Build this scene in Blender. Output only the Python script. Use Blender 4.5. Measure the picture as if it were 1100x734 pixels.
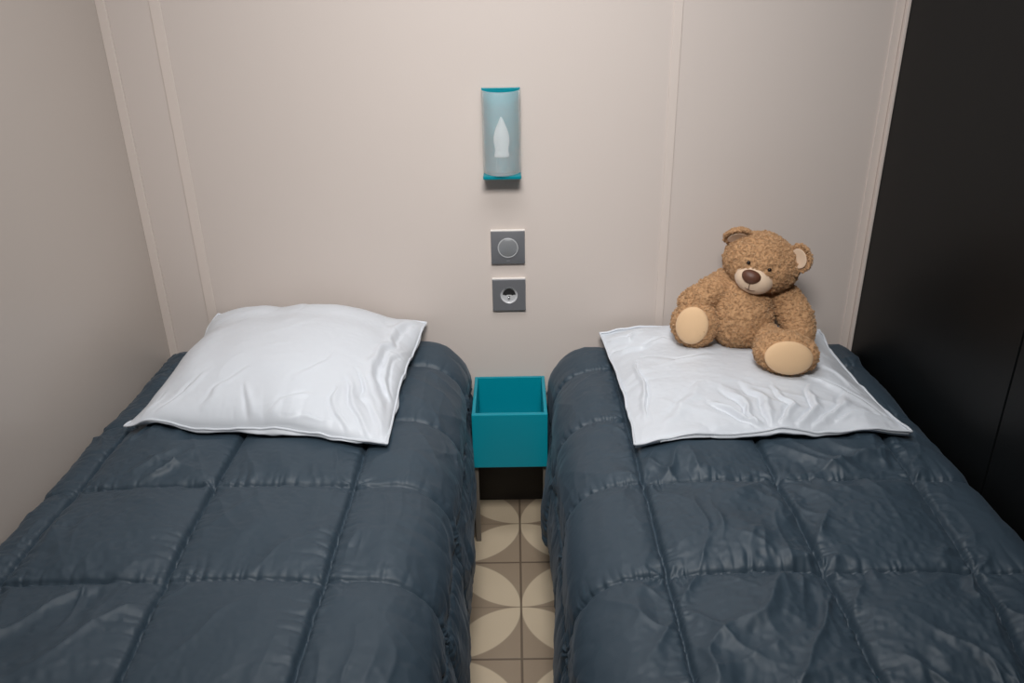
import bpy, bmesh, math, random
import numpy as np
from mathutils import Vector, Matrix
R_ = math.radians
rng = np.random.default_rng(7)
random.seed(7)
for o in list(bpy.data.objects): bpy.data.objects.remove(o, do_unlink=True)
S = bpy.context.scene
C = S.collection

# ------------------------------------------------------------------ camera
PITCH, YAW, ROLL, F_PX = 0.426754, -0.0073504, -0.019042, 864.383
cp, sp_, cy, sy = math.cos(PITCH), math.sin(PITCH), math.cos(YAW), math.sin(YAW)
fw = Vector((sy*cp, cy*cp, -sp_)); rt = Vector((cy, -sy, 0)); up = rt.cross(fw)
cr, sr = math.cos(ROLL), math.sin(ROLL)
r2 = rt*cr + up*sr; u2 = -rt*sr + up*cr
cam = bpy.data.objects.new('camera', bpy.data.cameras.new('camera')); C.objects.link(cam)
m = Matrix((r2, u2, -fw)).transposed().to_4x4(); m.translation = Vector((0, -1.878, 1.33415))
cam.matrix_world = m
cam.data.sensor_width = 36; cam.data.lens = F_PX*36/1100; cam.data.clip_start = .02
S.camera = cam

# ------------------------------------------------------------------ light
S.view_settings.view_transform = 'Standard'; S.view_settings.look = 'None'
S.view_settings.gamma = 1; S.view_settings.use_curve_mapping = False
S.view_settings.exposure = 0.22
W = bpy.data.worlds.new('world'); S.world = W; W.use_nodes = True
W.node_tree.nodes['Background'].inputs[0].default_value = (.8, .88, 1, 1)
W.node_tree.nodes['Background'].inputs[1].default_value = .05
def area(name, loc, rot, size, power, col, sy_=None):
    l = bpy.data.lights.new(name, 'AREA'); l.energy = power; l.color = col; l.size = size
    if sy_: l.shape = 'RECTANGLE'; l.size_y = sy_
    o = bpy.data.objects.new(name, l); C.objects.link(o); o.location = loc; o.rotation_euler = rot
    return o
def aim(o, tgt):
    o.rotation_euler = (Vector(tgt)-o.location).to_track_quat('-Z', 'Y').to_euler()
k = area('ceiling_lamp_light', (0.0, -1.5, 2.04), (0, 0, 0), .46, 9.5, (1, .978, .95)); aim(k, (-.04, -.12, .80)); k.data.spread = R_(92)
k = area('ceiling_glow', (0, -.72, 2.08), (0, 0, 0), .9, 8.0, (.95, .97, 1), .5)

# ------------------------------------------------------------------ helpers
def nt(mat):
    mat.use_nodes = True
    return mat.node_tree, mat.node_tree.nodes['Principled BSDF']
def mat(name, col, rough=.5, metal=0, spec=.5, sheen=0, bump=None, vary=None, **kw):
    M = bpy.data.materials.new(name); t, b = nt(M)
    b.inputs['Base Color'].default_value = (*col, 1); b.inputs['Roughness'].default_value = rough
    b.inputs['Metallic'].default_value = metal; b.inputs['Specular IOR Level'].default_value = spec
    if sheen:
        b.inputs['Sheen Weight'].default_value = sheen; b.inputs['Sheen Roughness'].default_value = .4
    for k, v in kw.items(): b.inputs[k].default_value = v
    tc = t.nodes.new('ShaderNodeTexCoord')
    if bump:
        sc, st, dist = bump
        n = t.nodes.new('ShaderNodeTexNoise'); n.inputs['Scale'].default_value = sc; n.inputs['Detail'].default_value = 4
        bp = t.nodes.new('ShaderNodeBump'); bp.inputs['Strength'].default_value = st; bp.inputs['Distance'].default_value = dist
        t.links.new(tc.outputs['Object'], n.inputs['Vector']); t.links.new(n.outputs['Fac'], bp.inputs['Height'])
        t.links.new(bp.outputs['Normal'], b.inputs['Normal'])
    if vary:
        sc, amt = vary
        n = t.nodes.new('ShaderNodeTexNoise'); n.inputs['Scale'].default_value = sc; n.inputs['Detail'].default_value = 3
        mx = t.nodes.new('ShaderNodeMix'); mx.data_type = 'RGBA'
        mx.inputs[6].default_value = (*[c*(1-amt) for c in col], 1); mx.inputs[7].default_value = (*[min(1, c*(1+amt)) for c in col], 1)
        t.links.new(tc.outputs['Object'], n.inputs['Vector']); t.links.new(n.outputs['Fac'], mx.inputs[0])
        t.links.new(mx.outputs[2], b.inputs['Base Color'])
    return M
def s2l(r, g, b):
    f = lambda c: (c/255/12.92) if c/255 <= .04045 else ((c/255+.055)/1.055)**2.4
    return (f(r), f(g), f(b))
def link(name, me, material=None, parent=None, smooth=False, autosmooth=None):
    o = bpy.data.objects.new(name, me); C.objects.link(o)
    if material: me.materials.append(material)
    if parent: o.parent = parent
    if smooth:
        for p in me.polygons: p.use_smooth = True
    if autosmooth:
        me.shade_smooth() if hasattr(me, 'shade_smooth') else None
        me.set_sharp_from_angle(angle=R_(autosmooth))
    return o
def obj(name, bm, material=None, parent=None, smooth=False, autosmooth=None):
    bmesh.ops.recalc_face_normals(bm, faces=bm.faces)
    me = bpy.data.meshes.new(name); bm.to_mesh(me); bm.free()
    return link(name, me, material, parent, smooth, autosmooth)
def empty(name, loc=(0, 0, 0)):
    o = bpy.data.objects.new(name, None); C.objects.link(o); o.location = loc; o.empty_display_size = .05
    return o
def tag(o, label, cat, group=None):
    o['label'] = label; o['category'] = cat
    if group: o['group'] = group
    return o
def struct(o): o['kind'] = 'structure'; return o
def box(bm, x0, x1, y0, y1, z0, z1, bev=0, seg=2):
    g = bmesh.ops.create_cube(bm, size=1, matrix=Matrix.Translation(((x0+x1)/2, (y0+y1)/2, (z0+z1)/2)) @ Matrix.Diagonal((abs(x1-x0), abs(y1-y0), abs(z1-z0), 1)))
    if bev:
        es = list({e for v in g['verts'] for e in v.link_edges})
        bmesh.ops.bevel(bm, geom=es, offset=bev, segments=seg, affect='EDGES', profile=.5)
def lathe(bm, prof, seg=32, mtx=Matrix.Identity(4), a0=0, a1=2*math.pi):
    full = abs(a1-a0-2*math.pi) < 1e-6
    n = seg if full else seg+1
    rings = []
    for r, z in prof:
        if r < 1e-7: rings.append([bm.verts.new(mtx @ Vector((0, 0, z)))]); continue
        rings.append([bm.verts.new(mtx @ Vector((r*math.cos(a0+(a1-a0)*i/seg), r*math.sin(a0+(a1-a0)*i/seg), z))) for i in range(n)])
    for A, B in zip(rings[:-1], rings[1:]):
        for i in range(seg):
            j = (i+1) % n
            if len(A) == 1 and len(B) == 1: continue
            if len(A) == 1: bm.faces.new((A[0], B[i], B[j]))
            elif len(B) == 1: bm.faces.new((A[i], A[j], B[0]))
            else: bm.faces.new((A[i], A[j], B[j], B[i]))
def sweep(bm, pts, rads, seg=12, closed=False, caps=True):
    pts = [Vector(p) for p in pts]; n = len(pts)
    if not hasattr(rads, '__len__'): rads = [rads]*n
    prev = None; rings = []
    for i in range(n):
        a = pts[(i-1) % n] if (closed or i > 0) else pts[0]; b = pts[(i+1) % n] if (closed or i < n-1) else pts[-1]
        t = (b-a).normalized()
        if prev is None:
            q = Vector((0, 0, 1)) if abs(t.z) < .9 else Vector((1, 0, 0))
            nn = t.cross(q).normalized()
        else: nn = (prev - t*prev.dot(t)).normalized()
        prev = nn; bb = t.cross(nn)
        rings.append([bm.verts.new(pts[i]+(nn*math.cos(2*math.pi*k/seg)+bb*math.sin(2*math.pi*k/seg))*rads[i]) for k in range(seg)])
    for i in range(n if closed else n-1):
        A, B = rings[i], rings[(i+1) % n]
        for k in range(seg): bm.faces.new((A[k], A[(k+1) % seg], B[(k+1) % seg], B[k]))
    if caps and not closed:
        bm.faces.new(rings[0][::-1]); bm.faces.new(rings[-1])
# value noise, numpy, 3-D
_T = np.random.default_rng(3).random((64, 64, 64)).astype(np.float32)*2-1
def vnoise(P, sc):
    P = np.asarray(P, dtype=np.float64)*sc + 100.37
    i = np.floor(P).astype(int); f = P-i; f = f*f*(3-2*f); i &= 63; j = (i+1) & 63
    x0, y0, z0 = i[..., 0], i[..., 1], i[..., 2]; x1, y1, z1 = j[..., 0], j[..., 1], j[..., 2]
    fx, fy, fz = f[..., 0], f[..., 1], f[..., 2]
    l = lambda a, b, t: a+(b-a)*t
    return l(l(l(_T[x0, y0, z0], _T[x1, y0, z0], fx), l(_T[x0, y1, z0], _T[x1, y1, z0], fx), fy),
             l(l(_T[x0, y0, z1], _T[x1, y0, z1], fx), l(_T[x0, y1, z1], _T[x1, y1, z1], fx), fy), fz)
def noise2(a, b, sc, seed=0):
    return vnoise(np.stack([a, b, np.full_like(a, seed*3.7)], -1), sc)
def worley(P, sc):
    P = np.asarray(P)*sc + 50.0
    ci = np.floor(P).astype(int); best = np.full(P.shape[:-1], 9.0); sec = best.copy()
    for dx in (-1, 0, 1):
        for dy in (-1, 0, 1):
            for dz in (-1, 0, 1):
                c = ci + np.array([dx, dy, dz]); k = c & 63
                q = np.stack([_T[k[..., 0], k[..., 1], k[..., 2]], _T[k[..., 1], k[..., 2], k[..., 0]], _T[k[..., 2], k[..., 0], (k[..., 1]+17) & 63]], -1)*.5+.5
                d = np.sqrt(((c+q-P)**2).sum(-1))
                sec = np.where(d < best, best, np.minimum(sec, d)); best = np.minimum(best, d)
    return best, sec
def grid_mesh(name, G, closed_u=False, material=None, parent=None):
    nu, nv = G.shape[:2]
    idx = np.arange(nu*nv).reshape(nu, nv)
    q = np.stack([idx[:-1, :-1], idx[1:, :-1], idx[1:, 1:], idx[:-1, 1:]], -1).reshape(-1, 4)
    me = bpy.data.meshes.new(name); me.from_pydata(G.reshape(-1, 3).tolist(), [], q.tolist()); me.update()
    return link(name, me, material, parent, smooth=True)

# ------------------------------------------------------------------ materials
M_wall = mat('wall_cream_panel', s2l(205, 194, 187), .55, spec=.3, bump=(260, .12, .001), vary=(2.0, .012))
M_trim = mat('cream_trim', s2l(212, 200, 192), .45, spec=.35)
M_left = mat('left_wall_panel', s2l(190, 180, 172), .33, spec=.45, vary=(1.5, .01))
M_black = mat('black_satin_panel', (.0042, .0047, .005), .42, spec=.16)
M_ceil = mat('ceiling_white', (.7, .69, .67), .8)
M_quilt = mat('slate_blue_microfibre', (.035, .057, .079), .52, spec=.46, sheen=.08, bump=(900, .08, .0005), vary=(5, .05))
M_quilt.node_tree.nodes['Principled BSDF'].inputs['Sheen Tint'].default_value = (.55, .68, .85, 1)
M_pillow = mat('white_satin_cover', s2l(212, 217, 224), .40, spec=.45, sheen=.1)
M_matt = mat('mattress_ticking', s2l(190, 190, 190), .8, bump=(200, .2, .001))
M_metal = mat('grey_powder_metal', s2l(122, 116, 108), .45, metal=.2)
M_teal = mat('teal_lacquer', s2l(0, 140, 158), .34, spec=.4, vary=(8, .03))
M_tealp = mat('teal_acrylic', s2l(0, 128, 142), .25, spec=.5)
M_silver = mat('brushed_aluminium', s2l(122, 123, 127), .36, metal=.35, bump=(400, .05, .0004))
M_silver2 = mat('light_aluminium', s2l(155, 157, 160), .28, metal=.45)
M_recess = mat('satin_silver', s2l(205, 206, 208), .3, metal=.25)
M_whitep = mat('white_plastic', s2l(232, 226, 220), .35)
M_dark = mat('hole_shade_black', (.01, .01, .01), .6)  # pin holes, and the shade painted into the socket recess
M_chrome = mat('chrome', (.8, .8, .8), .15, metal=1)
M_fur = mat('caramel_plush', s2l(186, 146, 108), .9, spec=.15, sheen=.55, vary=(60, .16))
M_fur.node_tree.nodes['Principled BSDF'].inputs['Sheen Tint'].default_value = (.95, .78, .58, 1)
M_pad = mat('cream_velour', s2l(226, 190, 150), .8, spec=.2, sheen=.35, bump=(300, .2, .0008))
M_muz = mat('pale_velour', s2l(222, 196, 170), .8, spec=.2, sheen=.35, bump=(300, .15, .0008))
M_nose = mat('brown_satin', s2l(92, 56, 40), .5, spec=.5, bump=(250, .3, .001))
M_thread = mat('brown_thread', s2l(110, 80, 62), .8)
M_eye = mat('dark_bead', (.012, .007, .005), .15)
M_bulb = mat('opal_bulb_glass', (.93, .95, .96), .25)

# tiles with petals
M_floor = bpy.data.materials.new('petal_tiles'); t, b = nt(M_floor); N = t.nodes; L = t.links
TX, TY, TS = -0.0010, -0.4334, .156
geo = N.new('ShaderNodeNewGeometry'); sep = N.new('ShaderNodeSeparateXYZ'); L.new(geo.outputs['Position'], sep.inputs[0])
def mth(op, a, b_=None, c_=None):
    n = N.new('ShaderNodeMath'); n.operation = op
    for i, v in enumerate((a, b_, c_)):
        if v is None: continue
        if isinstance(v, (int, float)): n.inputs[i].default_value = v
        else: L.new(v, n.inputs[i])
    return n.outputs[0]
px = mth('DIVIDE', mth('SUBTRACT', sep.outputs[0], TX), TS); py = mth('DIVIDE', mth('SUBTRACT', sep.outputs[1], TY), TS)
fx, fy = mth('FRACT', px), mth('FRACT', py)
par = mth('FLOORED_MODULO', mth('ADD', mth('FLOOR', px), mth('FLOOR', py)), 2)
gx = mth('ABSOLUTE', mth('SUBTRACT', fx, par))
ox, oy = mth('SUBTRACT', 1, gx), mth('SUBTRACT', 1, fy)
d1 = mth('SQRT', mth('ADD', mth('MULTIPLY', ox, ox), mth('MULTIPLY', fy, fy)))
d2 = mth('SQRT', mth('ADD', mth('MULTIPLY', gx, gx), mth('MULTIPLY', oy, oy)))
dm = mth('MAXIMUM', d1, d2)
mr = N.new('ShaderNodeMapRange'); L.new(dm, mr.inputs[0]); mr.inputs[1].default_value = .985; mr.inputs[2].default_value = 1.005
def gl(p, off, w):
    q = mth('ABSOLUTE', mth('SUBTRACT', mth('FLOORED_MODULO', mth('ADD', p, off+1), 2), 1))
    r_ = N.new('ShaderNodeMapRange'); L.new(q, r_.inputs[0]); r_.inputs[1].default_value = w*.5; r_.inputs[2].default_value = w; r_.inputs[3].default_value = 1; r_.inputs[4].default_value = 0
    return r_.outputs[0]
grout = mth('MAXIMUM', gl(px, 0, .022), gl(py, 1, .022))
faint = mth('MULTIPLY', mth('MAXIMUM', gl(py, 0, .014), gl(px, 1, .014)), .45)
grout = mth('MAXIMUM', grout, faint)
nz = N.new('ShaderNodeTexNoise'); nz.inputs['Scale'].default_value = 9; nz.inputs['Detail'].default_value = 5
L.new(geo.outputs['Position'], nz.inputs['Vector'])
def mixc(f, a, c):
    n = N.new('ShaderNodeMix'); n.data_type = 'RGBA'
    for k, v in ((0, f), (6, a), (7, c)):
        if isinstance(v, (int, float)): n.inputs[k].default_value = v
        elif isinstance(v, tuple): n.inputs[k].default_value = (*v, 1)
        else: L.new(v, n.inputs[k])
    return n.outputs[2]
lightc = mixc(nz.outputs['Fac'], s2l(198, 180, 154), s2l(212, 194, 168))
darkc = mixc(nz.outputs['Fac'], s2l(148, 130, 110), s2l(162, 144, 124))
col = mixc(mr.outputs[0], lightc, darkc)
col = mixc(mth('MULTIPLY', grout, .75), col, s2l(84, 70, 58))
L.new(col, b.inputs['Base Color']); b.inputs['Roughness'].default_value = .45
bp = N.new('ShaderNodeBump'); bp.inputs['Strength'].default_value = .5; bp.inputs['Distance'].default_value = .001; bp.invert = True
L.new(grout, bp.inputs['Height']); L.new(bp.outputs['Normal'], b.inputs['Normal'])

# ------------------------------------------------------------------ room shell
XL, XR, YB, ZC = -.895, .853, -3.0, 2.1
def shell(name, args, mt, bev=0):
    bm = bmesh.new(); box(bm, *args, bev=bev); return struct(obj(name, bm, mt))
shell('floor', (XL-.05, XR+.05, YB-.05, .05, -.05, 0), M_floor)
shell('ceiling', (XL-.05, XR+.05, YB-.05, .05, ZC, ZC+.05), M_ceil)
shell('wall_back', (XL-.05, XR+.05, 0, .05, 0, ZC), M_wall)
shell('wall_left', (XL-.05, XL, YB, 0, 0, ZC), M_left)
shell('wall_front', (XL-.05, XR+.05, YB-.05, YB, 0, ZC), M_ceil)
# black right wall: two tall panels with a narrow joint
bm = bmesh.new()
box(bm, XR, XR+.05, -.638, 0, 0, ZC, .0012, 1); box(bm, XR, XR+.05, YB, -.641, 0, ZC, .0012, 1); box(bm, XR+.012, XR+.05, -.645, -.63, 0, ZC)
struct(obj('wall_right', bm, M_black))
def strip(name, x0, x1, th=.003, mt=M_trim):
    bm = bmesh.new(); box(bm, x0, x1, -th, 0.0, 0, ZC, .0012, 2); return struct(obj(name, bm, mt))
strip('trim_1', XL, XL+.021, .006)
strip('trim_2', -.781, -.757, .0028)
strip('trim_3', .349, .369, .0028)
strip('trim_4', .826, .846, .004)
strip('trim_5', .8465, XR, .016)
shell('low_band_back', (XL, XR, -.012, 0, 0, .225), mat('dark_low_band', s2l(48, 43, 38), .6))  # dark brown band along the foot of the back wall

# ------------------------------------------------------------------ cloth solver (numpy, position based)
def normals(X):
    gu = np.empty_like(X); gv = np.empty_like(X)
    gu[1:-1] = X[2:]-X[:-2]; gu[0] = X[1]-X[0]; gu[-1] = X[-1]-X[-2]
    gv[:, 1:-1] = X[:, 2:]-X[:, :-2]; gv[:, 0] = X[:, 1]-X[:, 0]; gv[:, -1] = X[:, -1]-X[:, -2]
    n = np.cross(gu, gv); n /= np.linalg.norm(n, axis=-1, keepdims=True)+1e-12
    return n
def proj_pair(X, w, sa, sb, rest, k):
    a = X[sa]; b = X[sb]; d = b-a
    l = np.sqrt((d*d).sum(-1))+1e-12; wa = w[sa]; wb = w[sb]; ws = wa+wb+1e-9
    c = (k*(l-rest)/(l*ws))[..., None]*d
    X[sa] = a+c*wa[..., None]; X[sb] = b-c*wb[..., None]
SL = slice
def strides(X):
    out = []
    for p in (0, 1):
        out.append(((SL(p, -1, 2), SL(None)), (SL(p+1, None, 2), SL(None))))
    for p in (0, 1):
        out.append(((SL(None), SL(p, -1, 2)), (SL(None), SL(p+1, None, 2))))
    for p in (0, 1):
        out.append(((SL(p, -1, 2), SL(None, -1)), (SL(p+1, None, 2), SL(1, None))))
    for p in (0, 1):
        out.append(((SL(p, -1, 2), SL(1, None)), (SL(p+1, None, 2), SL(None, -1))))
    return out
def rest_of(Rst, scale):
    out = []
    for sa, sb in strides(Rst):
        a = Rst[sa]; b = Rst[sb]; n0 = min(a.shape[0], b.shape[0]); n1 = min(a.shape[1], b.shape[1])
        out.append(np.linalg.norm(b[:n0, :n1]-a[:n0, :n1], axis=-1)*.5*(scale[sa][:n0, :n1]+scale[sb][:n0, :n1]))
    return out
def fit(X, sa, sb):
    a = X[sa]; b = X[sb]
    return a, b
def structural(X, w, rests, ks):
    for (sa, sb), r, k in zip(strides(X), rests, ks):
        n0, n1 = r.shape
        va, vb = X[sa][:n0, :n1], X[sb][:n0, :n1]; wa, wb = w[sa][:n0, :n1], w[sb][:n0, :n1]
        d = vb-va; l = np.sqrt((d*d).sum(-1))+1e-12
        c = (k*(l-r)/(l*(wa+wb+1e-9)))[..., None]*d
        va += c*wa[..., None]; vb -= c*wb[..., None]
def bend(X, w, k, step=1):
    for ax in (0, 1):
        if ax == 0: a, m_, b_ = X[:-2*step], X[step:-step], X[2*step:]; wm = w[step:-step]
        else: a, m_, b_ = X[:, :-2*step], X[:, step:-step], X[:, 2*step:]; wm = w[:, step:-step]
        m_ += (((a+b_)*.5-m_)*k)*(wm > 0)[..., None]
def upsample(G):
    H = np.empty((G.shape[0]*2-1, G.shape[1])+G.shape[2:]); H[::2] = G; H[1::2] = (G[1:]+G[:-1])*.5
    K = np.empty((H.shape[0], G.shape[1]*2-1)+G.shape[2:]); K[:, ::2] = H; K[:, 1::2] = (H[:, 1:]+H[:, :-1])*.5
    return K

# ------------------------------------------------------------------ quilts
def quilt(side, zt, te, seams_t, seamshift, pillow_quad, seed, wave, foldmask, ysm):
    """side=-1: bed against the left wall, +1: against the right. t runs from the wall to the gap."""
    Re, Rw, ylen = .095, .05, 1.9
    # profile by arclength
    prof = []
    for a in np.linspace(0, 1, 12): prof.append((.010+Rw*(1-math.cos(a*math.pi/2)), zt-.038+.038*math.sin(a*math.pi/2)))
    for t_ in np.linspace(.010+Rw, te-Re, 40)[1:]: prof.append((t_, zt))
    for a in np.linspace(0, math.pi/2, 24)[1:]: prof.append((te-Re+Re*math.sin(a), zt-Re+Re*math.cos(a)))
    zb = .125
    for q in np.linspace(0, 1, 20)[1:]: prof.append((te+.012*math.sin(q*math.pi*.8), zt-Re-(zt-Re-zb)*q))
    prof = np.array(prof); arc = np.r_[0, np.cumsum(np.linalg.norm(np.diff(prof, axis=0), axis=1))]
    Ltot = arc[-1]
    s_of_t = lambda t_: np.interp(t_, prof[:50, 0], arc[:50])
    seams = [float(s_of_t(v)) for v in seams_t]; seams.append(seams[-1]+.252)
    # Head round-over : v arclength
    h0 = .0084
    def base(nu, nv):
        s = np.linspace(0, Ltot, nu)[:, None]*np.ones((1, nv)); v = np.linspace(0, ylen+.03, nv)[None]*np.ones((nu, 1))
        Rh = .05
        ang = np.clip(v/(Rh*math.pi/2), 0, 1)*math.pi/2
        y = .006+np.where(v < Rh*math.pi/2, Rh*(1-np.cos(ang)), Rh+v-Rh*math.pi/2)
        drop = np.where(v < Rh*math.pi/2, Rh*(1-np.sin(ang)), 0)
        sh = seamshift(s, y)
        s2 = np.clip(s+sh, 0, Ltot)
        t_ = np.interp(s2, arc, prof[:, 0]); z = np.interp(s2, arc, prof[:, 1])
        z = z - drop + .006*np.sin(np.clip(t_/te, 0, 1)*math.pi)
        hang = np.clip((s2-(Ltot-.33))/.33, 0, 1)
        t_ = t_ + wave(y)*hang**1.5 + (.010*noise2(y, y*0, 5, seed)+.005*noise2(y, y*0, 14, seed+1))*hang
        z = z + .012*noise2(y, y*0, 4, seed+2)*hang
        x = XL+t_ if side < 0 else XR-t_
        return np.stack([x, -y, z], -1), s, v, y
    n_u, n_v = int(Ltot/.0023), int(ylen/.0023)
    B, s, v, y = base(n_u, n_v)
    Nn = normals(B)
    if Nn[n_u//2, n_v//2, 2] < 0: Nn = -Nn
    # stitched lines wander a little; signed distance to the nearest one, both ways
    su = s+.0022*noise2(y, s, 11, seed+1)+.0011*noise2(y, s*.3, 60, seed+2)
    yv = y+.0022*noise2(s, y, 11, seed+3)+.0010*noise2(s, y*.3, 60, seed+4)
    def near(c, lines):
        L_ = np.array(sorted(lines)); k = np.clip(np.searchsorted(L_, c), 1, len(L_)-1)
        a, b_ = L_[k-1], L_[k]; return np.where(c-a < b_-c, c-a, c-b_), (c-a)/(b_-a), b_-a, k
    du, cu, wu, ku = near(su, [0.0]+seams+[Ltot]); dv, cv, wv, kv = near(yv, [-.03]+ysm+[ylen+.05])
    cu, cv = np.clip(cu, 0, 1), np.clip(cv, 0, 1)
    puff = (np.sin(np.pi*cu)**.46)*(np.sin(np.pi*cv)**.46)
    r8 = np.random.default_rng(seed); amp = .0225*(.85+.35*r8.random((12, 12)))[ku, kv]*np.clip(wu/.2, .45, 1)
    hang = np.clip((s-(Ltot-.46))/.12, 0, 1)
    amp = amp*(1-.50*hang)*np.interp(s, [0, seams[0], seams[0]+.03], [.55, .6, 1])
    f = amp*puff*(1+.22*noise2(s, y, 9, seed+6))
    au, av = np.abs(du), np.abs(dv)
    # gathers: short ridges that run away from each seam
    def gather(a_, d_, lam, reach, sd):
        n = noise2(a_+.25*d_*noise2(a_, d_, 25, sd+1), d_*.22, 1/lam, sd)
        pat = np.clip(.55+.9*noise2(a_, np.sign(d_)*3.0+0*a_, 14, sd+2), .12, 1.4)
        return (np.abs(n)**.8*1.7-.55)*np.exp(-(np.abs(d_)/reach)**1.2)*pat
    g = .0030*gather(y, du, .0085, .013, seed+20)+.0027*gather(y, du, .018, .034, seed+24)
    g += .0024*gather(s, dv, .0090, .012, seed+28)+.0024*gather(s, dv, .018, .036, seed+32)
    # knots of creases where seams cross
    dd = np.sqrt(du**2+dv**2); th = np.arctan2(dv, du)
    g += .0035*(np.abs(noise2(th*1.0, ku*1.7+kv*2.9+dd*6, 1.9, seed+36))*1.8-.6)*np.exp(-(dd/.032)**2)*np.clip(dd/.008, 0, 1)
    # broad slack folds, each running along its own direction
    fm = foldmask(s, y)
    F = 0
    for k, (ang, lam, A) in enumerate(((62, .040, .0036), (-48, .044, .0032), (85, .026, .0020), (25, .060, .0034))):
        ca, sa = math.cos(R_(ang)), math.sin(R_(ang))
        wx = s+.016*noise2(s, y, 16, seed+40+k); wy = y+.016*noise2(s, y, 16, seed+50+k)
        p, q = wx*ca+wy*sa, -wx*sa+wy*ca
        n = noise2(p*.22, q, 1/lam, seed+60+k)
        pt = np.clip(.15+1.5*noise2(s, y, 6, seed+70+k), 0, 1)
        F = F+1.9*A*((1-np.abs(n))**2.2-.35)*pt
    F = F*np.clip(np.minimum(au, av)/.03, .15, 1)
    g = g+F*fm*(1-.3*hang)+.0006*noise2(s*.4+y, y*.4-s, 110, seed+80)*fm
    g += hang*.0015*(np.abs(noise2(s*.35+y*.2, y, 26, seed+82))*1.6-.5)
    # the stitch itself
    f = f-.0095*np.exp(-(au/.0044)**2)-.0045*np.exp(-(av/.0032)**2)
    if pillow_quad is not None:
        (px0, px1, py0, py1) = pillow_quad
        q = np.minimum(np.minimum(B[..., 0]-px0, px1-B[..., 0]), np.minimum(B[..., 1]-py0, py1-B[..., 1]))
        f = np.minimum(f, np.interp(q, [0, .07], [.06, .010])); g = g*np.interp(q, [0, .05], [1, .3])
    edge = np.clip(np.minimum(np.minimum(s, Ltot-s), np.minimum(v, 1e9))/.02, 0, 1)
    X = B+Nn*(.003+f+(1.6+.7*np.exp(-np.minimum(au, av)/.03))*g*edge)[..., None]
    if side < 0: X[..., 0] = np.maximum(X[..., 0], XL+.005)
    else: X[..., 0] = np.minimum(X[..., 0], XR-.005)
    X[..., 1] = np.minimum(X[..., 1], -.004)
    return X, B, Nn
def rasterise(X, x0, x1, y0, y1, n=180):
    H = np.full((n, n), -1.0)
    ix = ((X[..., 0]-x0)/(x1-x0)*(n-1)).round().astype(int); iy = ((X[..., 1]-y0)/(y1-y0)*(n-1)).round().astype(int)
    ok = (ix >= 0) & (ix < n) & (iy >= 0) & (iy < n)
    np.maximum.at(H, (ix[ok], iy[ok]), X[..., 2][ok])
    for _ in range(4):
        E = H.copy()
        for a in (0, 1):
            for s_ in (-1, 1): E = np.maximum(E, np.where(H < 0, np.roll(H, s_, a), H))
        H = E
    K = H.copy()
    return K
def hlook(H, x0, x1, y0, y1, x, y):
    n = H.shape[0]
    fx = np.clip((x-x0)/(x1-x0)*(n-1), 0, n-1.001); fy = np.clip((y-y0)/(y1-y0)*(n-1), 0, n-1.001)
    i = fx.astype(int); j = fy.astype(int); a = fx-i; b_ = fy-j
    return (H[i, j]*(1-a)*(1-b_)+H[i+1, j]*a*(1-b_)+H[i, j+1]*(1-a)*b_+H[i+1, j+1]*a*b_)

def quilt_object(name, X, side):
    o = grid_mesh(name, X, material=M_quilt)
    me = o.data
    n = np.array([p.normal[2] for p in me.polygons[:2000]]).mean()
    # make normals face outwards (up)
    cnt = len(me.polygons); nn = np.empty(cnt*3); me.polygons.foreach_get('normal', nn); nn = nn.reshape(-1, 3)
    if nn[:, 2].mean() < 0: me.flip_normals()
    sd = o.modifiers.new('thick', 'SOLIDIFY'); sd.thickness = .007; sd.offset = -1
    return o

def bump_at(y, c, w): return np.exp(-((y-c)/w)**2)
waveL = lambda y: .015*np.clip((y-.35)/.3, 0, 1)+.004*np.sin(y*9)
waveR = lambda y: .014*np.clip((y-.28)/.1, 0, 1)+.020*bump_at(y, .34, .07)+.004*np.sin(y*8+1)
shL = lambda s, y: np.interp(y, [0, .5, .65, .9, 1.12, 1.9], [0, 0, -.002, .010, .024, .03])*np.exp(-((s-.34)/.14)**2)
shR = lambda s, y: np.interp(y, [0, .58, .9, 1.05, 1.9], [-.018, -.012, .008, .035, .05])*np.exp(-((s-.13)/.10)**2)
QL, BL_, NL = quilt(-1, .478, .762, (.083, .335, .590), shL, (-.74, -.25, -.56, -.06), 11, waveL, lambda s, y: .55+.7*np.clip(1-(s-.25)/.12, 0, 1), [.148, .405, .645, .897, 1.15, 1.40, 1.65])
QR, BR_, NR = quilt(1, .464, .761, (.135, .378, .624), shR, (.22, .73, -.57, -.08), 23, waveR, lambda s, y: np.interp(s, [.1, .14, .38, .5, .68, .75], [.3, 1.5, 1.5, 1.2, .9, .3]), [.150, .388, .632, .882, 1.13, 1.38, 1.63])
qo = quilt_object('quilt', QL, -1); tag(qo, 'slate blue quilted duvet on the bed against the pale left wall', 'quilt', 'slate blue quilts')
qo2 = quilt_object('quilt', QR, 1); tag(qo2, 'slate blue quilted duvet on the bed beside the black wall', 'quilt', 'slate blue quilts')

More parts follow.
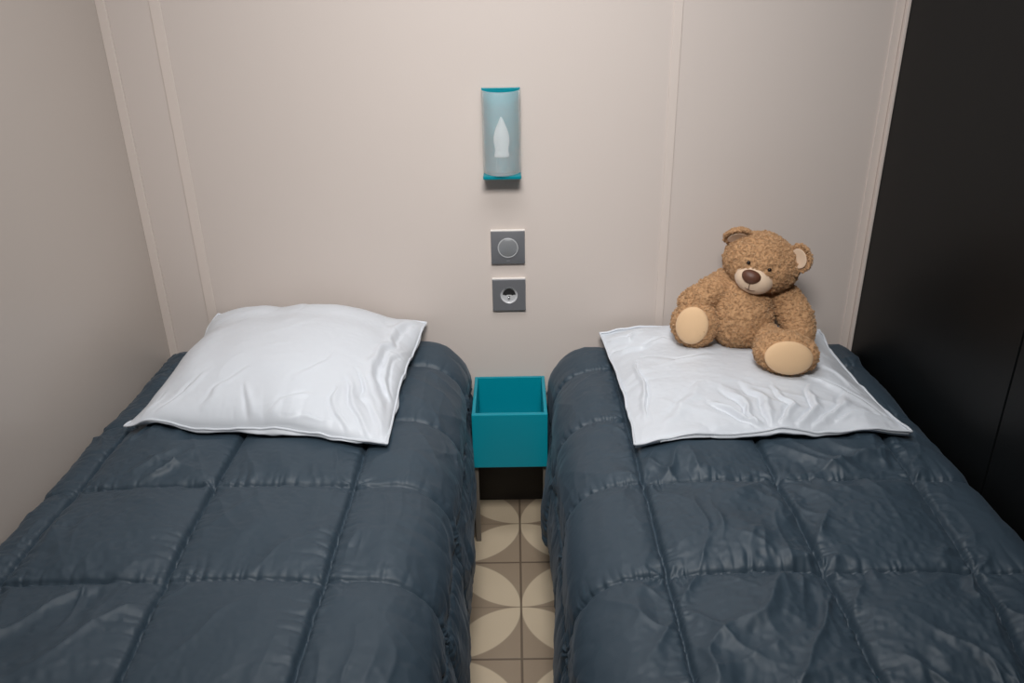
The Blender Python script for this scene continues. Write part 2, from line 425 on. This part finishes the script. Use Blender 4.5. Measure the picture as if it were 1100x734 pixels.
# ------------------------------------------------------------------ beds and mattresses under the quilts
def bed(x0, x1, where, label, top):
    e = empty('bed_frame', ((x0+x1)/2, -.95, 0)); tag(e, label, 'bed', 'single bed frames')
    cx = (x0+x1)/2
    bm = bmesh.new()
    for a, c in ((x0, x0+.03), (x1-.03, x1)): box(bm, a-cx, c-cx, -.92, .92, .2, .26, .003)
    for a in (-.92, .89): box(bm, x0-cx+.03, x1-cx-.03, a, a+.03, .2, .26, .003)
    for k in range(14): box(bm, x0-cx+.03, x1-cx-.03, -.85+k*.127, -.79+k*.127, .235, .25, .002)
    obj('rail_frame', bm, M_metal, e)
    for sx in (x0-cx+.04, x1-cx-.07):
        for yy in (-.85, .8):
            bm = bmesh.new(); box(bm, sx, sx+.03, yy, yy+.03, 0, .2, .002); obj('leg', bm, M_metal, e)
    bm = bmesh.new(); box(bm, x0, x1, -1.87, -.035, .2605, top, .05, 5)
    mo = obj('mattress', bm, M_matt, smooth=True)
    tag(mo, 'mattress hidden under the quilt of the %s bed' % where, 'mattress', 'mattresses under the quilts')
bed(XL+.03, -.155, 'left', 'metal frame of the bed along the pale left wall', .455)
bed(.125, XR-.03, 'right', 'metal frame of the bed along the black wall', .437)

# ------------------------------------------------------------------ pillows
def stroke(P, pts, width, amp):
    """a crease: a rounded ridge with a sharper valley beside it, tapering to both ends"""
    best = np.full(P.shape[:-1], 9.0); side = np.zeros_like(best); tt = np.zeros_like(best)
    pts = np.array(pts, float); n = len(pts)-1
    for k in range(n):
        a, b_ = pts[k], pts[k+1]; d = b_-a; L_ = (d*d).sum(); q = np.clip(((P-a)*d).sum(-1)/L_, 0, 1)
        r = P-(a+q[..., None]*d); l = np.sqrt((r*r).sum(-1)); sg = np.sign(d[0]*r[..., 1]-d[1]*r[..., 0])
        m_ = l < best; best = np.where(m_, l, best); side = np.where(m_, sg, side); tt = np.where(m_, (k+q)/n, tt)
    x = best*side/width
    prof = np.exp(-x*x)-.75*np.exp(-((x-1.25)/.6)**2)
    return amp*prof*np.sin(np.pi*np.clip(tt*.9+.08, 0, 1))**.7
def pillow(corners, H, ext, hgt, lift, seed, colliders=(), pw=.5, strokes=(), shiny=1.0, lipx=.9):
    FL, FR, BR, BL = [np.array(c, float) for c in corners]
    x0, x1, y0, y1 = ext; n = 241
    a = np.linspace(0, 1, n)[:, None, None]; c = np.linspace(0, 1, n)[None, :, None]
    P = FL*(1-a)*(1-c)+FR*a*(1-c)+BR*a*c+BL*(1-a)*c
    u = a[..., 0]*np.ones((1, n)); v = c[..., 0]*np.ones((n, 1))
    mid = P.mean((0, 1)); ed = np.minimum(np.minimum(u, 1-u), np.minimum(v, 1-v))
    par = 4*np.maximum(np.where(np.minimum(u, 1-u) < np.minimum(v, 1-v), v*(1-v), u*(1-u)), 0)
    wob = .05*par+.012*noise2(u*1.0, v, 5, seed+1)+.006*noise2(u, v, 12, seed+2)
    P = P+(mid-P)*(wob*np.clip(1-ed/.35, 0, 1)**1.3)[..., None]
    G = hlook(H, x0, x1, y0, y1, P[..., 0], P[..., 1])
    Gs = G.copy()
    for _ in range(40):
        q = np.pad(Gs, 1, 'edge'); Gs = np.maximum((q[2:, 1:-1]+q[:-2, 1:-1]+q[1:-1, 2:]+q[1:-1, :-2])/4, G)
    for _ in range(140):
        q = np.pad(Gs, 1, 'edge'); Gs = (q[2:, 1:-1]+q[:-2, 1:-1]+q[1:-1, 2:]+q[1:-1, :-2])/4
    edge = ed < 1e-6
    dome = np.sin(np.pi*u)*np.sin(np.pi*v)
    uv = np.stack([u, v], -1)
    zE = np.maximum(Gs+.013, G+.006)+lift(u, v)
    T0 = zE+hgt(u, v)*dome**pw*(1+.04*noise2(u, v, 3.2, seed+4))
    W_ = 0
    uw = uv+np.stack([.03*noise2(u, v, 7, seed+90)+.012*noise2(u, v, 18, seed+91), .03*noise2(u, v, 7, seed+92)+.012*noise2(u, v, 18, seed+93)], -1)
    for pts, w_, am in strokes: W_ = W_+stroke(uw, pts, w_*(1+.4*noise2(u, v, 9, seed+94)), am*(.85+.6*noise2(u, v, 8, seed+95)))
    # gathers along each side
    for (al, dist, sd) in ((u, v, 0), (u, 1-v, 3), (v, u, 6), (v, 1-u, 9)):
        n1 = noise2(al+.3*dist*noise2(al, dist, 5, seed+sd), dist*.18, 15, seed+20+sd); pt = np.clip(.35+1.2*noise2(al, dist*0, 4, seed+30+sd), 0, 1.3)
        n2 = noise2(al, dist*.15, 34, seed+22+sd)
        W_ = W_+(.0065*(np.abs(n1)*1.8-.55)*np.exp(-(dist/.13)**1.3)+.0025*(np.abs(n2)*1.8-.55)*np.exp(-(dist/.06)**1.3))*pt
    # long soft pulls
    for k, (ang, lam, A) in enumerate(((55, .07, .0026), (-35, .09, .0022), (15, .05, .0014))):
        ca, sa = math.cos(R_(ang)), math.sin(R_(ang)); wx = u+.05*noise2(u, v, 5, seed+40+k); wy = v+.05*noise2(u, v, 5, seed+44+k)
        nn = noise2((wx*ca+wy*sa)*.22, -wx*sa+wy*ca, 1/lam, seed+50+k)
        W_ = W_+A*((1-np.abs(nn))**2.4-.35)*np.clip(.1+1.5*noise2(u, v, 3, seed+60+k), 0, 1)
    W_ = W_+.0004*noise2(u, v, 60, seed+70)
    zT = T0+W_*shiny*np.clip(ed/.03, .25, 1)
    for (cx, cyy, cz, rx, ry, rz) in colliders:
        q = ((P[..., 0]-cx)/rx)**2+((P[..., 1]-cyy)/ry)**2
        zz = cz-rz*np.sqrt(np.clip(1-q, 0, 1)); zT = np.where(q < 1, np.minimum(zT, zz), zT)
    zT = np.maximum(zT, G+.010)
    zE = zE+.005+.005*noise2(u, v, 8, seed+80)+.004*noise2(u, v, 22, seed+81)
    zB = np.maximum(G+.003, zE-.035*np.clip(dome, 0, 1)**.45)
    zB = np.minimum(zB, zT-.005)
    zT[edge] = zE[edge]; zB[edge] = zE[edge]
    # the rim turns under smoothly
    # the open end and the right seam: the lower sheet shows as a lip under the piping
    PB = P.copy()
    def lip(dist, al, sd): return .011*(1+.8*noise2(al, dist*0, 9, seed+sd))*np.sin(np.pi*np.clip(dist/.055, 0, 1))**.6*np.clip(8*al*(1-al), 0, 1)
    PB[..., 1] -= lip(v, u, 100); PB[..., 0] += lip(1-u, v, 104)*lipx
    zB = np.maximum(zB, hlook(H, x0, x1, y0, y1, PB[..., 0], PB[..., 1])+.002); zB = np.minimum(zB, zT-.004); zB[edge] = zE[edge]
    return np.concatenate([P, zT[..., None]], -1), np.concatenate([PB, zB[..., None]], -1)
def pillow_object(T, Bm, label, parent=None):
    n = T.shape[0]
    V = np.concatenate([T.reshape(-1, 3), Bm.reshape(-1, 3)])
    it = np.arange(n*n).reshape(n, n); ib = it+n*n
    ib[0] = it[0]; ib[-1] = it[-1]; ib[:, 0] = it[:, 0]; ib[:, -1] = it[:, -1]
    q1 = np.stack([it[:-1, :-1], it[1:, :-1], it[1:, 1:], it[:-1, 1:]], -1).reshape(-1, 4)
    q2 = np.stack([ib[:-1, :-1], ib[:-1, 1:], ib[1:, 1:], ib[1:, :-1]], -1).reshape(-1, 4)
    bm = bmesh.new(); vs = [bm.verts.new(p) for p in V.tolist()]
    for q in np.concatenate([q1, q2]).tolist(): bm.faces.new([vs[k] for k in q])
    bmesh.ops.delete(bm, geom=[v for v in bm.verts if not v.link_faces], context='VERTS')
    ctr = V.mean(0); root = empty('pillow', (ctr[0], ctr[1], V[:, 2].min()))
    bm.transform(Matrix.Translation(-root.location))
    o = obj('pillow_case', bm, M_pillow, root, smooth=True)
    loop = [T[i, 0] for i in range(n)]+[T[-1, j] for j in range(1, n)]+[T[i, -1] for i in range(n-2, -1, -1)]+[T[0, j] for j in range(n-2, 0, -1)]
    bm = bmesh.new(); sweep(bm, [Vector(p)-root.location for p in loop], .0026, 8, closed=True)
    obj('piping', bm, M_pillow, root, smooth=True)
    tag(root, label, 'pillow', 'white pillows')
    return root

extL = (-.90, -.05, -.75, 0.0); HL = rasterise(QL, *extL)
extR = (.05, .86, -.75, 0.0); HR = rasterise(QR, *extR)
TL, BLm = pillow(((-.800, -.458), (-.256, -.543), (-.228, -.022), (-.745, -.022)), HL, extL,
                 lambda u, v: .095+.014*(1-u), lambda u, v: v**1.9*(.058-.030*u**3)+.009*np.exp(-((u-.62)/.10)**2)*(1-v)**5, 31, pw=.46, shiny=.75,
                 strokes=(([(.97, .98), (.90, .80), (.885, .55), (.90, .30), (.96, .06)], .022, .011), ([(.985, .75), (.955, .5), (.97, .2)], .010, .006),
                          ([(.93, .03), (.86, .13), (.80, .28)], .014, .007), ([(.86, .02), (.80, .10), (.76, .22)], .012, .006), ([(.97, .05), (.88, .22), (.86, .36)], .012, .006),
                          ([(.50, .01), (.47, .08), (.42, .16)], .014, .006), ([(.56, .01), (.60, .09), (.70, .15)], .013, .006), ([(.60, .02), (.70, .05), (.80, .05)], .010, .004),
                          ([(.30, .04), (.34, .14), (.42, .24)], .014, .004), ([(.12, .03), (.20, .12), (.26, .26)], .014, .004), ([(.05, .03), (.10, .16)], .012, .004),
                          ([(.62, .20), (.70, .34), (.74, .5)], .018, .002)))
pillow_object(TL, BLm, 'plump white pillow lying empty on the bed along the pale left wall')
BEAR = Vector((.515, -.17, .0))
cols = ((.515, -.165, .625, .075, .075, .085), (.411, -.160, .606, .07, .085, .062), (.578, -.30, .597, .08, .085, .055))
TR, BRm = pillow(((.227, -.533), (.777, -.502), (.762, -.020), (.206, -.034)), HR, extR,
                 lambda u, v: .050+0*u, lambda u, v: v**5*.020+.008*np.exp(-((u-.52)/.09)**2)*(1-v)**5, 47, colliders=cols, pw=.50, shiny=1.25,
                 strokes=(([(.46, .01), (.40, .10), (.33, .20)], .014, .008), ([(.44, .03), (.45, .16), (.40, .30)], .014, .007), ([(.50, .02), (.52, .15), (.47, .33)], .013, .007),
                          ([(.55, .02), (.60, .13), (.58, .28)], .014, .007), ([(.60, .02), (.69, .12), (.72, .30)], .014, .007), ([(.66, .02), (.78, .12), (.86, .24)], .014, .006),
                          ([(.74, .03), (.86, .09), (.96, .12)], .012, .005), ([(.62, .42), (.72, .36), (.84, .26), (.95, .10)], .018, .008), ([(.70, .55), (.80, .50), (.92, .30)], .016, .006),
                          ([(.03, .80), (.12, .76), (.26, .78)], .014, .007), ([(.02, .9), (.10, .86), (.2, .9)], .012, .006), ([(.06, .60), (.09, .40), (.05, .15)], .012, .006),
                          ([(.12, .62), (.25, .55), (.40, .58)], .02, .004), ([(.10, .10), (.20, .18), (.30, .34)], .02, .004), ([(.80, .95), (.86, .75), (.93, .6)], .018, .006)))
pillow_object(TR, BRm, 'flatter white pillow under the seated teddy bear, beside the black wall')

# ------------------------------------------------------------------ teal box table between the beds
e = empty('nightstand', (-.0215, -.105, .0)); tag(e, 'open teal box table wedged between the two beds on flat metal legs', 'nightstand')
hw, z0, z1, th = .0905, .237, .383, .0085
bm = bmesh.new()
y0_, y1_ = -.1, .1
box(bm, -hw, -hw+th, y0_, y1_, z0, z1, .0012); box(bm, hw-th, hw, y0_, y1_, z0, z1, .0012)
box(bm, -hw+th, hw-th, y1_-th, y1_, z0, z1, .0008); box(bm, -hw+th, hw-th, y0_+th, y1_-th, z0, z0+th)
obj('box_body', bm, M_teal, e)
bm = bmesh.new(); box(bm, -hw-.0003, hw+.0003, y0_-.004, y0_+th, z0-.001, z1+.0005, .0014); obj('front_panel', bm, M_teal, e)
for s_ in (-1, 1):
    bm = bmesh.new(); xo = s_*(hw-.004)
    box(bm, xo-.0065, xo+.0065, -.088, -.082, 0, z0-.004, .001); obj('leg', bm, M_metal, e)
    bm = bmesh.new(); box(bm, xo-.012 if s_ > 0 else xo-.006, xo+.006 if s_ > 0 else xo+.012, -.092, -.03, z0-.004, z0-.0015, .0005); obj('bracket', bm, M_metal, e)

# ------------------------------------------------------------------ wall lamp
LX, LZ0, LZ1 = -.0285, .912, 1.107
e = empty('wall_lamp', (LX, 0, LZ0)); tag(e, 'wall lamp with teal back plate and frosted glass shade around a candle bulb', 'lamp')
Hh = LZ1-LZ0
bm = bmesh.new(); box(bm, -.0435, .0435, -.008, -.0005, 0, Hh, .001); obj('back_plate', bm, M_tealp, e)
bm = bmesh.new(); box(bm, -.0435, .0435, -.060, -.008, 0, .0085, .002, 2); obj('base_tray', bm, M_tealp, e, autosmooth=35)
M_glass = bpy.data.materials.new('frosted_glass'); t2, b2 = nt(M_glass)
b2.inputs['Base Color'].default_value = (.95, .99, 1, 1); b2.inputs['Roughness'].default_value = .16; b2.inputs['Transmission Weight'].default_value = .78; b2.inputs['IOR'].default_value = 1.2
bm = bmesh.new()
r1, r0 = .0425, .0402
lathe(bm, [(r0, .010), (r1, .010), (r1, Hh-.004), (r1-.001, Hh-.003), (r0, Hh-.004), (r0, .010)], 48, Matrix.Translation((0, -.009, 0)) @ Matrix.Diagonal((1.03, 1.42, 1, 1)), math.pi, 2*math.pi)
bmesh.ops.remove_doubles(bm, verts=bm.verts, dist=1e-5)
obj('glass_shade', bm, M_glass, e, autosmooth=35)
bm = bmesh.new(); mt = Matrix.Translation((0, -.034, .012))
lathe(bm, [(0, 0), (.0125, 0), (.0125, .034), (.011, .036), (0, .036)], 24, mt); obj('bulb_holder', bm, M_tealp, e, autosmooth=35)
bm = bmesh.new(); mt = Matrix.Translation((0, -.034, .048))
lathe(bm, [(0, 0), (.0165, 0), (.0170, .004), (.0155, .009), (.0148, .015), (.0165, .025), (.0180, .034), (.0178, .043), (.0156, .054), (.0116, .065), (.0074, .075), (.0040, .082), (.0018, .0865), (0, .088)], 28, mt)
obj('candle_bulb', bm, M_bulb, e, smooth=True)

# ------------------------------------------------------------------ switch and socket
def plate(z, name, label):
    e = empty(name, (-.0192 if z > .67 else -.0188, 0, z)); tag(e, label, 'switch' if 'switch' in name else 'socket')
    bm = bmesh.new(); box(bm, -.0415, .0415, -.0065, -.0003, -.0395, .0435, .001); obj('backing_frame', bm, M_whitep, e)
    return e
RX = Matrix.Rotation(R_(90), 4, 'X')     # lathe axis points to -y
e = plate(.7345, 'light_switch', 'square brushed metal light switch with a round button under the lamp')
bm = bmesh.new(); box(bm, -.041, .041, -.011, -.0066, -.041, .041, .0015)
obj('face_plate', bm, M_silver, e, autosmooth=40)
bm = bmesh.new(); lathe(bm, [(.0225, .0112), (.0225, .0135), (.0245, .0135), (.0248, .0112), (.0225, .0112)], 48, RX); obj('button_ring', bm, M_recess, e, smooth=False, autosmooth=40)
bm = bmesh.new(); lathe(bm, [(0, .0150), (.018, .0145), (.0218, .0130), (.0222, .0112), (0, .0112)], 48, RX); obj('button', bm, M_silver2, e, autosmooth=50)
bm = bmesh.new(); box(bm, -.004, .004, -.0114, -.0111, -.034, -.032); obj('mark', bm, M_silver2, e)
e = plate(.6115, 'power_socket', 'square brushed metal power socket with an earth pin, below the switch')
bm = bmesh.new()
# face with a round opening
n = 48; outer = []; inner = []; ring = .0205
def sq(a):
    c_, s_ = math.cos(a), math.sin(a); k = .041/max(abs(c_), abs(s_)); return c_*k, s_*k
ang = [2*math.pi*(i+.0)/n for i in range(n)]
rows = []
for f in ((lambda a: sq(a), -.0066), (lambda a: sq(a), -.0102), (lambda a: tuple(v*.98 for v in sq(a)), -.011), (lambda a: (ring*math.cos(a), ring*math.sin(a)), -.011)):
    rows.append([bm.verts.new((f[0](a)[0], f[1], f[0](a)[1])) for a in ang])
for A, B in zip(rows[:-1], rows[1:]):
    for i in range(n): bm.faces.new((A[i], A[(i+1) % n], B[(i+1) % n], B[i]))
obj('face_plate', bm, M_silver, e, autosmooth=30)
bm = bmesh.new(); lathe(bm, [(.0205, .0112), (.0213, .0118), (.0200, .0112), (.0188, .0066), (0, .0066), ], 48, RX)
obj('recess', bm, M_recess, e, autosmooth=40)
for hx in (-.0085, .0085):
    bm = bmesh.new(); lathe(bm, [(0, .0072), (.0030, .0072), (.0030, .0066)], 16, Matrix.Translation((hx, 0, .001)) @ RX); obj('pin_hole', bm, M_dark, e)
bm = bmesh.new(); lathe(bm, [(0, .0072), (.0155, .0078), (.0160, .0066)], 24, Matrix.Translation((0, 0, .0)) @ RX, 0, math.pi); obj('recess_shade', bm, M_dark, e)  # black half disc standing in for shade in the upper recess
bm = bmesh.new(); lathe(bm, [(.0024, .0066), (.0024, .015), (.0016, .017), (0, .0175)], 16, Matrix.Translation((0, 0, -.004)) @ RX); obj('earth_pin', bm, M_chrome, e, smooth=True)

# ------------------------------------------------------------------ teddy bear
def ico(center, rad, rotm=None, sub=6, shape=None):
    bm = bmesh.new(); bmesh.ops.create_icosphere(bm, subdivisions=sub, radius=1)
    V = np.array([v.co[:] for v in bm.verts]); F = np.array([[v.index for v in f.verts] for f in bm.faces]); bm.free()
    if shape: V = shape(V)
    V = V*np.array(rad)
    if rotm is not None: V = V @ np.array(rotm.to_3x3()).T
    return V+np.array(center), F
def vnormals(V, F):
    fn = np.cross(V[F[:, 1]]-V[F[:, 0]], V[F[:, 2]]-V[F[:, 0]]); n = np.zeros_like(V)
    for k in range(3): np.add.at(n, F[:, k], fn)
    return n/(np.linalg.norm(n, axis=1, keepdims=True)+1e-12), np.linalg.norm(fn, axis=1)*.5
def tube_part(pts, rads, sub=3, seg=96, rings=110):
    """smooth capsule along a path; returns triangles"""
    pts = np.array(pts, float); k = np.r_[0, np.cumsum(np.linalg.norm(np.diff(pts, axis=0), axis=1))]; k /= k[-1]
    def cr_(P, q):
        P = np.array(P, float); return np.array([np.interp(q, k, P[:, c]) for c in range(P.shape[1])]).T if P.ndim > 1 else np.interp(q, k, P)
    q = np.linspace(0, 1, 60); c = cr_(pts, q); r = cr_(np.array(rads), q)
    ker = np.ones(9)/9
    for _ in range(2):
        cp_ = np.pad(c, ((4, 4), (0, 0)), 'reflect', reflect_type='odd'); c = np.stack([np.convolve(cp_[:, j], ker, 'valid') for j in range(3)], 1)
        r = np.convolve(np.pad(r, 4, 'edge'), ker, 'valid')
    tg = np.gradient(c, axis=0); tg /= np.linalg.norm(tg, axis=1, keepdims=True)
    cs = [c[0]-tg[0]*r[0]*math.cos(a) for a in np.linspace(0.05, math.pi/2, 12)[:-1]]; rs = [r[0]*math.sin(a) for a in np.linspace(0.05, math.pi/2, 12)[:-1]]; ts = [tg[0]]*11
    ce = [c[-1]+tg[-1]*r[-1]*math.cos(a) for a in np.linspace(math.pi/2, .05, 12)[1:]]; re_ = [r[-1]*math.sin(a) for a in np.linspace(math.pi/2, .05, 12)[1:]]; te_ = [tg[-1]]*11
    c = np.array(cs+list(c)+ce); r = np.array(rs+list(r)+re_); tg = np.array(ts+list(tg)+te_)
    nn = None; V = []
    for i in range(len(c)):
        if nn is None: nn = np.cross(tg[i], [0, 0, 1.]);
        nn = nn-tg[i]*nn.dot(tg[i]); nn /= np.linalg.norm(nn); bb = np.cross(tg[i], nn)
        a = np.linspace(0, 2*math.pi, seg, endpoint=False)[:, None]
        V.append(c[i]+r[i]*(np.cos(a)*nn+np.sin(a)*bb))
    n = len(c); V = np.concatenate(V+[c[:1], c[-1:]])
    F = []
    for i in range(n-1):
        for j in range(seg):
            a, b_, c_, d = i*seg+j, i*seg+(j+1) % seg, (i+1)*seg+(j+1) % seg, (i+1)*seg+j
            F += [(a, b_, c_), (a, c_, d)]
    for j in range(seg): F += [(n*seg, (j+1) % seg, j), (n*seg+1, (n-1)*seg+j, (n-1)*seg+(j+1) % seg)]
    return V, np.array(F)
def fur(name, V, F, parent, curls, seed, amp=.0046, mask=None, mt=None):
    """curly pile: cellular clumps displaced out of the skin plus small looped curls"""
    V = V.copy(); n, fa = vnormals(V, F)
    b1, b2_ = worley(V+np.stack([vnoise(V, 90), vnoise(V[:, ::-1], 90), vnoise(V+.3, 90)], 1)*.003, 1/.0092)
    hgt = amp*(.9-b1)+amp*.5*np.clip(b2_-b1, 0, .5)+.0009*vnoise(V, 420)+.0016*vnoise(V, 45)
    kk = np.ones(len(V)) if mask is None else mask(V)
    V = V+n*(hgt*kk)[:, None]
    n, fa = vnormals(V, F)
    # curls
    r8 = np.random.default_rng(seed)
    pr = fa*(kk[F].mean(1) > .5); pr = pr/pr.sum()
    fi = r8.choice(len(F), curls, p=pr); P = V[F[fi]].mean(1); Nn = n[F[fi]].mean(1); Nn /= np.linalg.norm(Nn, axis=1, keepdims=True)
    tv = np.cross(Nn, r8.normal(size=(curls, 3))); tv /= np.linalg.norm(tv, axis=1, keepdims=True); bv = np.cross(Nn, tv)
    L_ = r8.uniform(.0020, .0040, curls)[:, None]; nS = 6
    pts = []
    for k in range(nS):
        a = math.pi*1.25*k/(nS-1)
        pts.append(P-Nn*.0006+tv*L_*(1-math.cos(a))*.55+Nn*L_*math.sin(a)*.85+bv*L_*.4*k/(nS-1))
    pts = np.array(pts)   # nS,curls,3
    rad = r8.uniform(.0005, .0010, curls)[:, None]
    ring = []
    for k in range(nS):
        d = pts[min(k+1, nS-1)]-pts[max(k-1, 0)]; d /= np.linalg.norm(d, axis=1, keepdims=True)
        e1 = bv-d*(bv*d).sum(1, keepdims=True); e1 /= np.linalg.norm(e1, axis=1, keepdims=True); e2 = np.cross(d, e1)
        tp = (1, 1, 1, .9, .8, .5)[k]
        for j in range(3):
            a = 2*math.pi*j/3; ring.append(pts[k]+(e1*math.cos(a)+e2*math.sin(a))*rad*tp)
    ring = np.array(ring).transpose(1, 0, 2)   # curls, nS*3, 3
    base = len(V); V2 = ring.reshape(-1, 3); fq = []
    for k in range(nS-1):
        for j in range(3): fq.append((k*3+j, k*3+(j+1) % 3, k*3+3+(j+1) % 3, k*3+3+j))
    fq = np.array(fq); Q = (fq[None]+(np.arange(curls)*nS*3)[:, None, None]+base).reshape(-1, 4)
    o_ = np.array(parent.matrix_world.translation if parent.parent is None else (0, 0, 0))
    me = bpy.data.meshes.new(name)
    Vall = np.concatenate([V, V2])-np.array(ROOT)
    me.from_pydata(Vall.tolist(), [], F.tolist()+Q.tolist()); me.update()
    return link(name, me, mt or M_fur, parent, smooth=True)
def plain(name, V, F, mt, parent):
    me = bpy.data.meshes.new(name); me.from_pydata((V-np.array(ROOT)).tolist(), [], F.tolist()); me.update()
    return link(name, me, mt, parent, smooth=True)

ROOT = (.515, -.165, .54)
bear = empty('teddy_bear', ROOT); tag(bear, 'curly caramel brown teddy bear with cream foot pads sitting on the right pillow', 'teddy bear')
# body
def pear(V):
    V = V.copy(); z = V[:, 2]; k = 1.0-.26*np.clip(z, -1, 1)*.9; V[:, 0] *= k; V[:, 1] *= k; V[:, 1] -= .12*(1-z*z); return V
Rb = Matrix.Rotation(R_(6), 3, 'Y') @ Matrix.Rotation(R_(-10), 3, 'X')
V, F = ico((.520, -.148, .618), (.068, .064, .088), Rb, 6, pear); fur('body', V, F, bear, 5200, 1)
# head frame: local x right, -y face, z up; tilt clockwise in view, turned to the viewer's left and down
HC = Vector((.558, -.135, .731))
Rh = Matrix.Rotation(R_(-23), 3, 'Z') @ Matrix.Rotation(R_(14), 3, 'Y') @ Matrix.Rotation(R_(4), 3, 'X')
def headshape(V):
    V = V.copy(); z = V[:, 2]; V[:, 0] *= 1-.10*np.clip(z, 0, 1)**2; V[:, 2] = np.where(z > 0, z*.94, z*.98)
    V[:, 0] *= 1+.05*np.exp(-((z+.3)/.4)**2)
    return V
V, F = ico(HC, (.080, .072, .068), Rh, 6, headshape)
head = fur('head', V, F, bear, 6500, 2)
hl = lambda x, y, z: np.array(HC+Rh @ Vector((x, y, z)))
# muzzle
V, F = ico(hl(0, -.058, -.019), (.043, .032, .034), Rh, 5)
mz = plain('muzzle', V, F, M_muz, head)
V, F = ico(hl(-.007, -.0835, -.006), (.021, .0135, .0155), Rh @ Matrix.Rotation(R_(-25), 3, 'X'), 4, lambda V: np.concatenate([V[:, :1]*(1+.12*V[:, 2:3]), V[:, 1:]], 1))
plain('nose', V, F, M_nose, head)
bm = bmesh.new(); sweep(bm, [Vector(hl(-.004, -.0905, -.018)-np.array(ROOT)), Vector(hl(-.004, -.0905, -.026)-np.array(ROOT)), Vector(hl(-.003, -.0868, -.035)-np.array(ROOT))], .0009, 6); 
for s_ in (-1, 1): sweep(bm, [Vector(hl(s_*q*.016, -.0870+.004*q*q, -.036+.004*q*q)-np.array(ROOT)) for q in (0, .25, .5, .75, 1)], .0008, 6)
obj('mouth_stitch', bm, M_thread, head, smooth=True)
for ex in (-.0235, .0235):
    V, F = ico(hl(ex, -.0695, .0180), (.0044, .0044, .0044), Rh, 3); plain('eye', V, F, M_eye, head)
# ears: thick cupped discs
def ear(local, rotm, seed):
    def cup(V):
        V = V.copy(); r2_ = V[:, 0]**2+V[:, 2]**2
        V[:, 1] = np.where(V[:, 1] < 0, V[:, 1]*(.35)-.0+.75*(1-r2_)*(V[:, 1] < 0), V[:, 1]+.25)
        return V
    c = hl(*local); RR = Rh @ rotm
    V, F = ico(c, (.031, .011, .028), RR, 5, cup)
    er = fur('ear', V, F, bear, 700, seed, amp=.0022)
    fwd = np.array(RR @ Vector((0, -1, 0)))
    V, F = ico(c-fwd*.0008, (.0225, .0048, .020), RR, 4, lambda V: np.stack([V[:, 0], V[:, 1]*.6+.9*(1-V[:, 0]**2-V[:, 2]**2)-.95, V[:, 2]], 1))
    plain('inner_ear', V, F, M_muz, er)
ear((-.068, -.008, .041), Matrix.Rotation(R_(-35), 3, 'Y') @ Matrix.Rotation(R_(40), 3, 'X'), 3)
ear((.074, -.006, .040), Matrix.Rotation(R_(48), 3, 'Y') @ Matrix.Rotation(R_(22), 3, 'X') @ Matrix.Rotation(R_(-18), 3, 'Z'), 4)
# arms
V, F = tube_part([(.488, -.120, .678), (.455, -.140, .668), (.424, -.152, .652), (.404, -.150, .638)], [.029, .031, .032, .029]); fur('arm', V, F, bear, 2600, 5)
V, F = tube_part([(.596, -.135, .664), (.622, -.150, .640), (.642, -.180, .605), (.640, -.200, .580)], [.030, .035, .037, .034]); fur('arm', V, F, bear, 2600, 6)
# legs with feet
def leg(hip, foot, rad, rotm, seed, padc, padr):
    V, F = tube_part([hip, ((hip[0]+foot[0])/2, (hip[1]+foot[1])/2, (hip[2]+foot[2])/2), foot], [.034, .031, .030])
    V2, F2 = ico(foot, rad, rotm, 6, lambda V: np.stack([V[:, 0], np.where(V[:, 1] < 0, -np.abs(V[:, 1])**.75, V[:, 1]), V[:, 2]], 1))
    F = np.concatenate([F, F2+len(V)]); V = np.concatenate([V, V2])
    lg = fur('leg', V, F, bear, 4200, seed)
    q = np.array(foot)+np.array(rotm @ Vector(padc))
    V, F = ico(q, padr, rotm, 5, lambda V: np.stack([V[:, 0], V[:, 1]*(1+.0*V[:, 0]), V[:, 2]], 1))
    plain('foot_pad', V, F, M_pad, lg)
leg((.480, -.135, .592), (.411, -.168, .596), (.052, .041, .053), Matrix.Rotation(R_(-22), 3, 'Z') @ Matrix.Rotation(R_(8), 3, 'Y') @ Matrix.Rotation(R_(-6), 3, 'X'), 7, (-.002, -.0365, .004), (.0365, .0135, .0445))
leg((.560, -.180, .572), (.579, -.306, .582), (.066, .042, .044), Matrix.Rotation(R_(-4), 3, 'Z') @ Matrix.Rotation(R_(8), 3, 'Y') @ Matrix.Rotation(R_(-10), 3, 'X'), 8, (-.003, -.036, -.002), (.051, .0135, .0365))
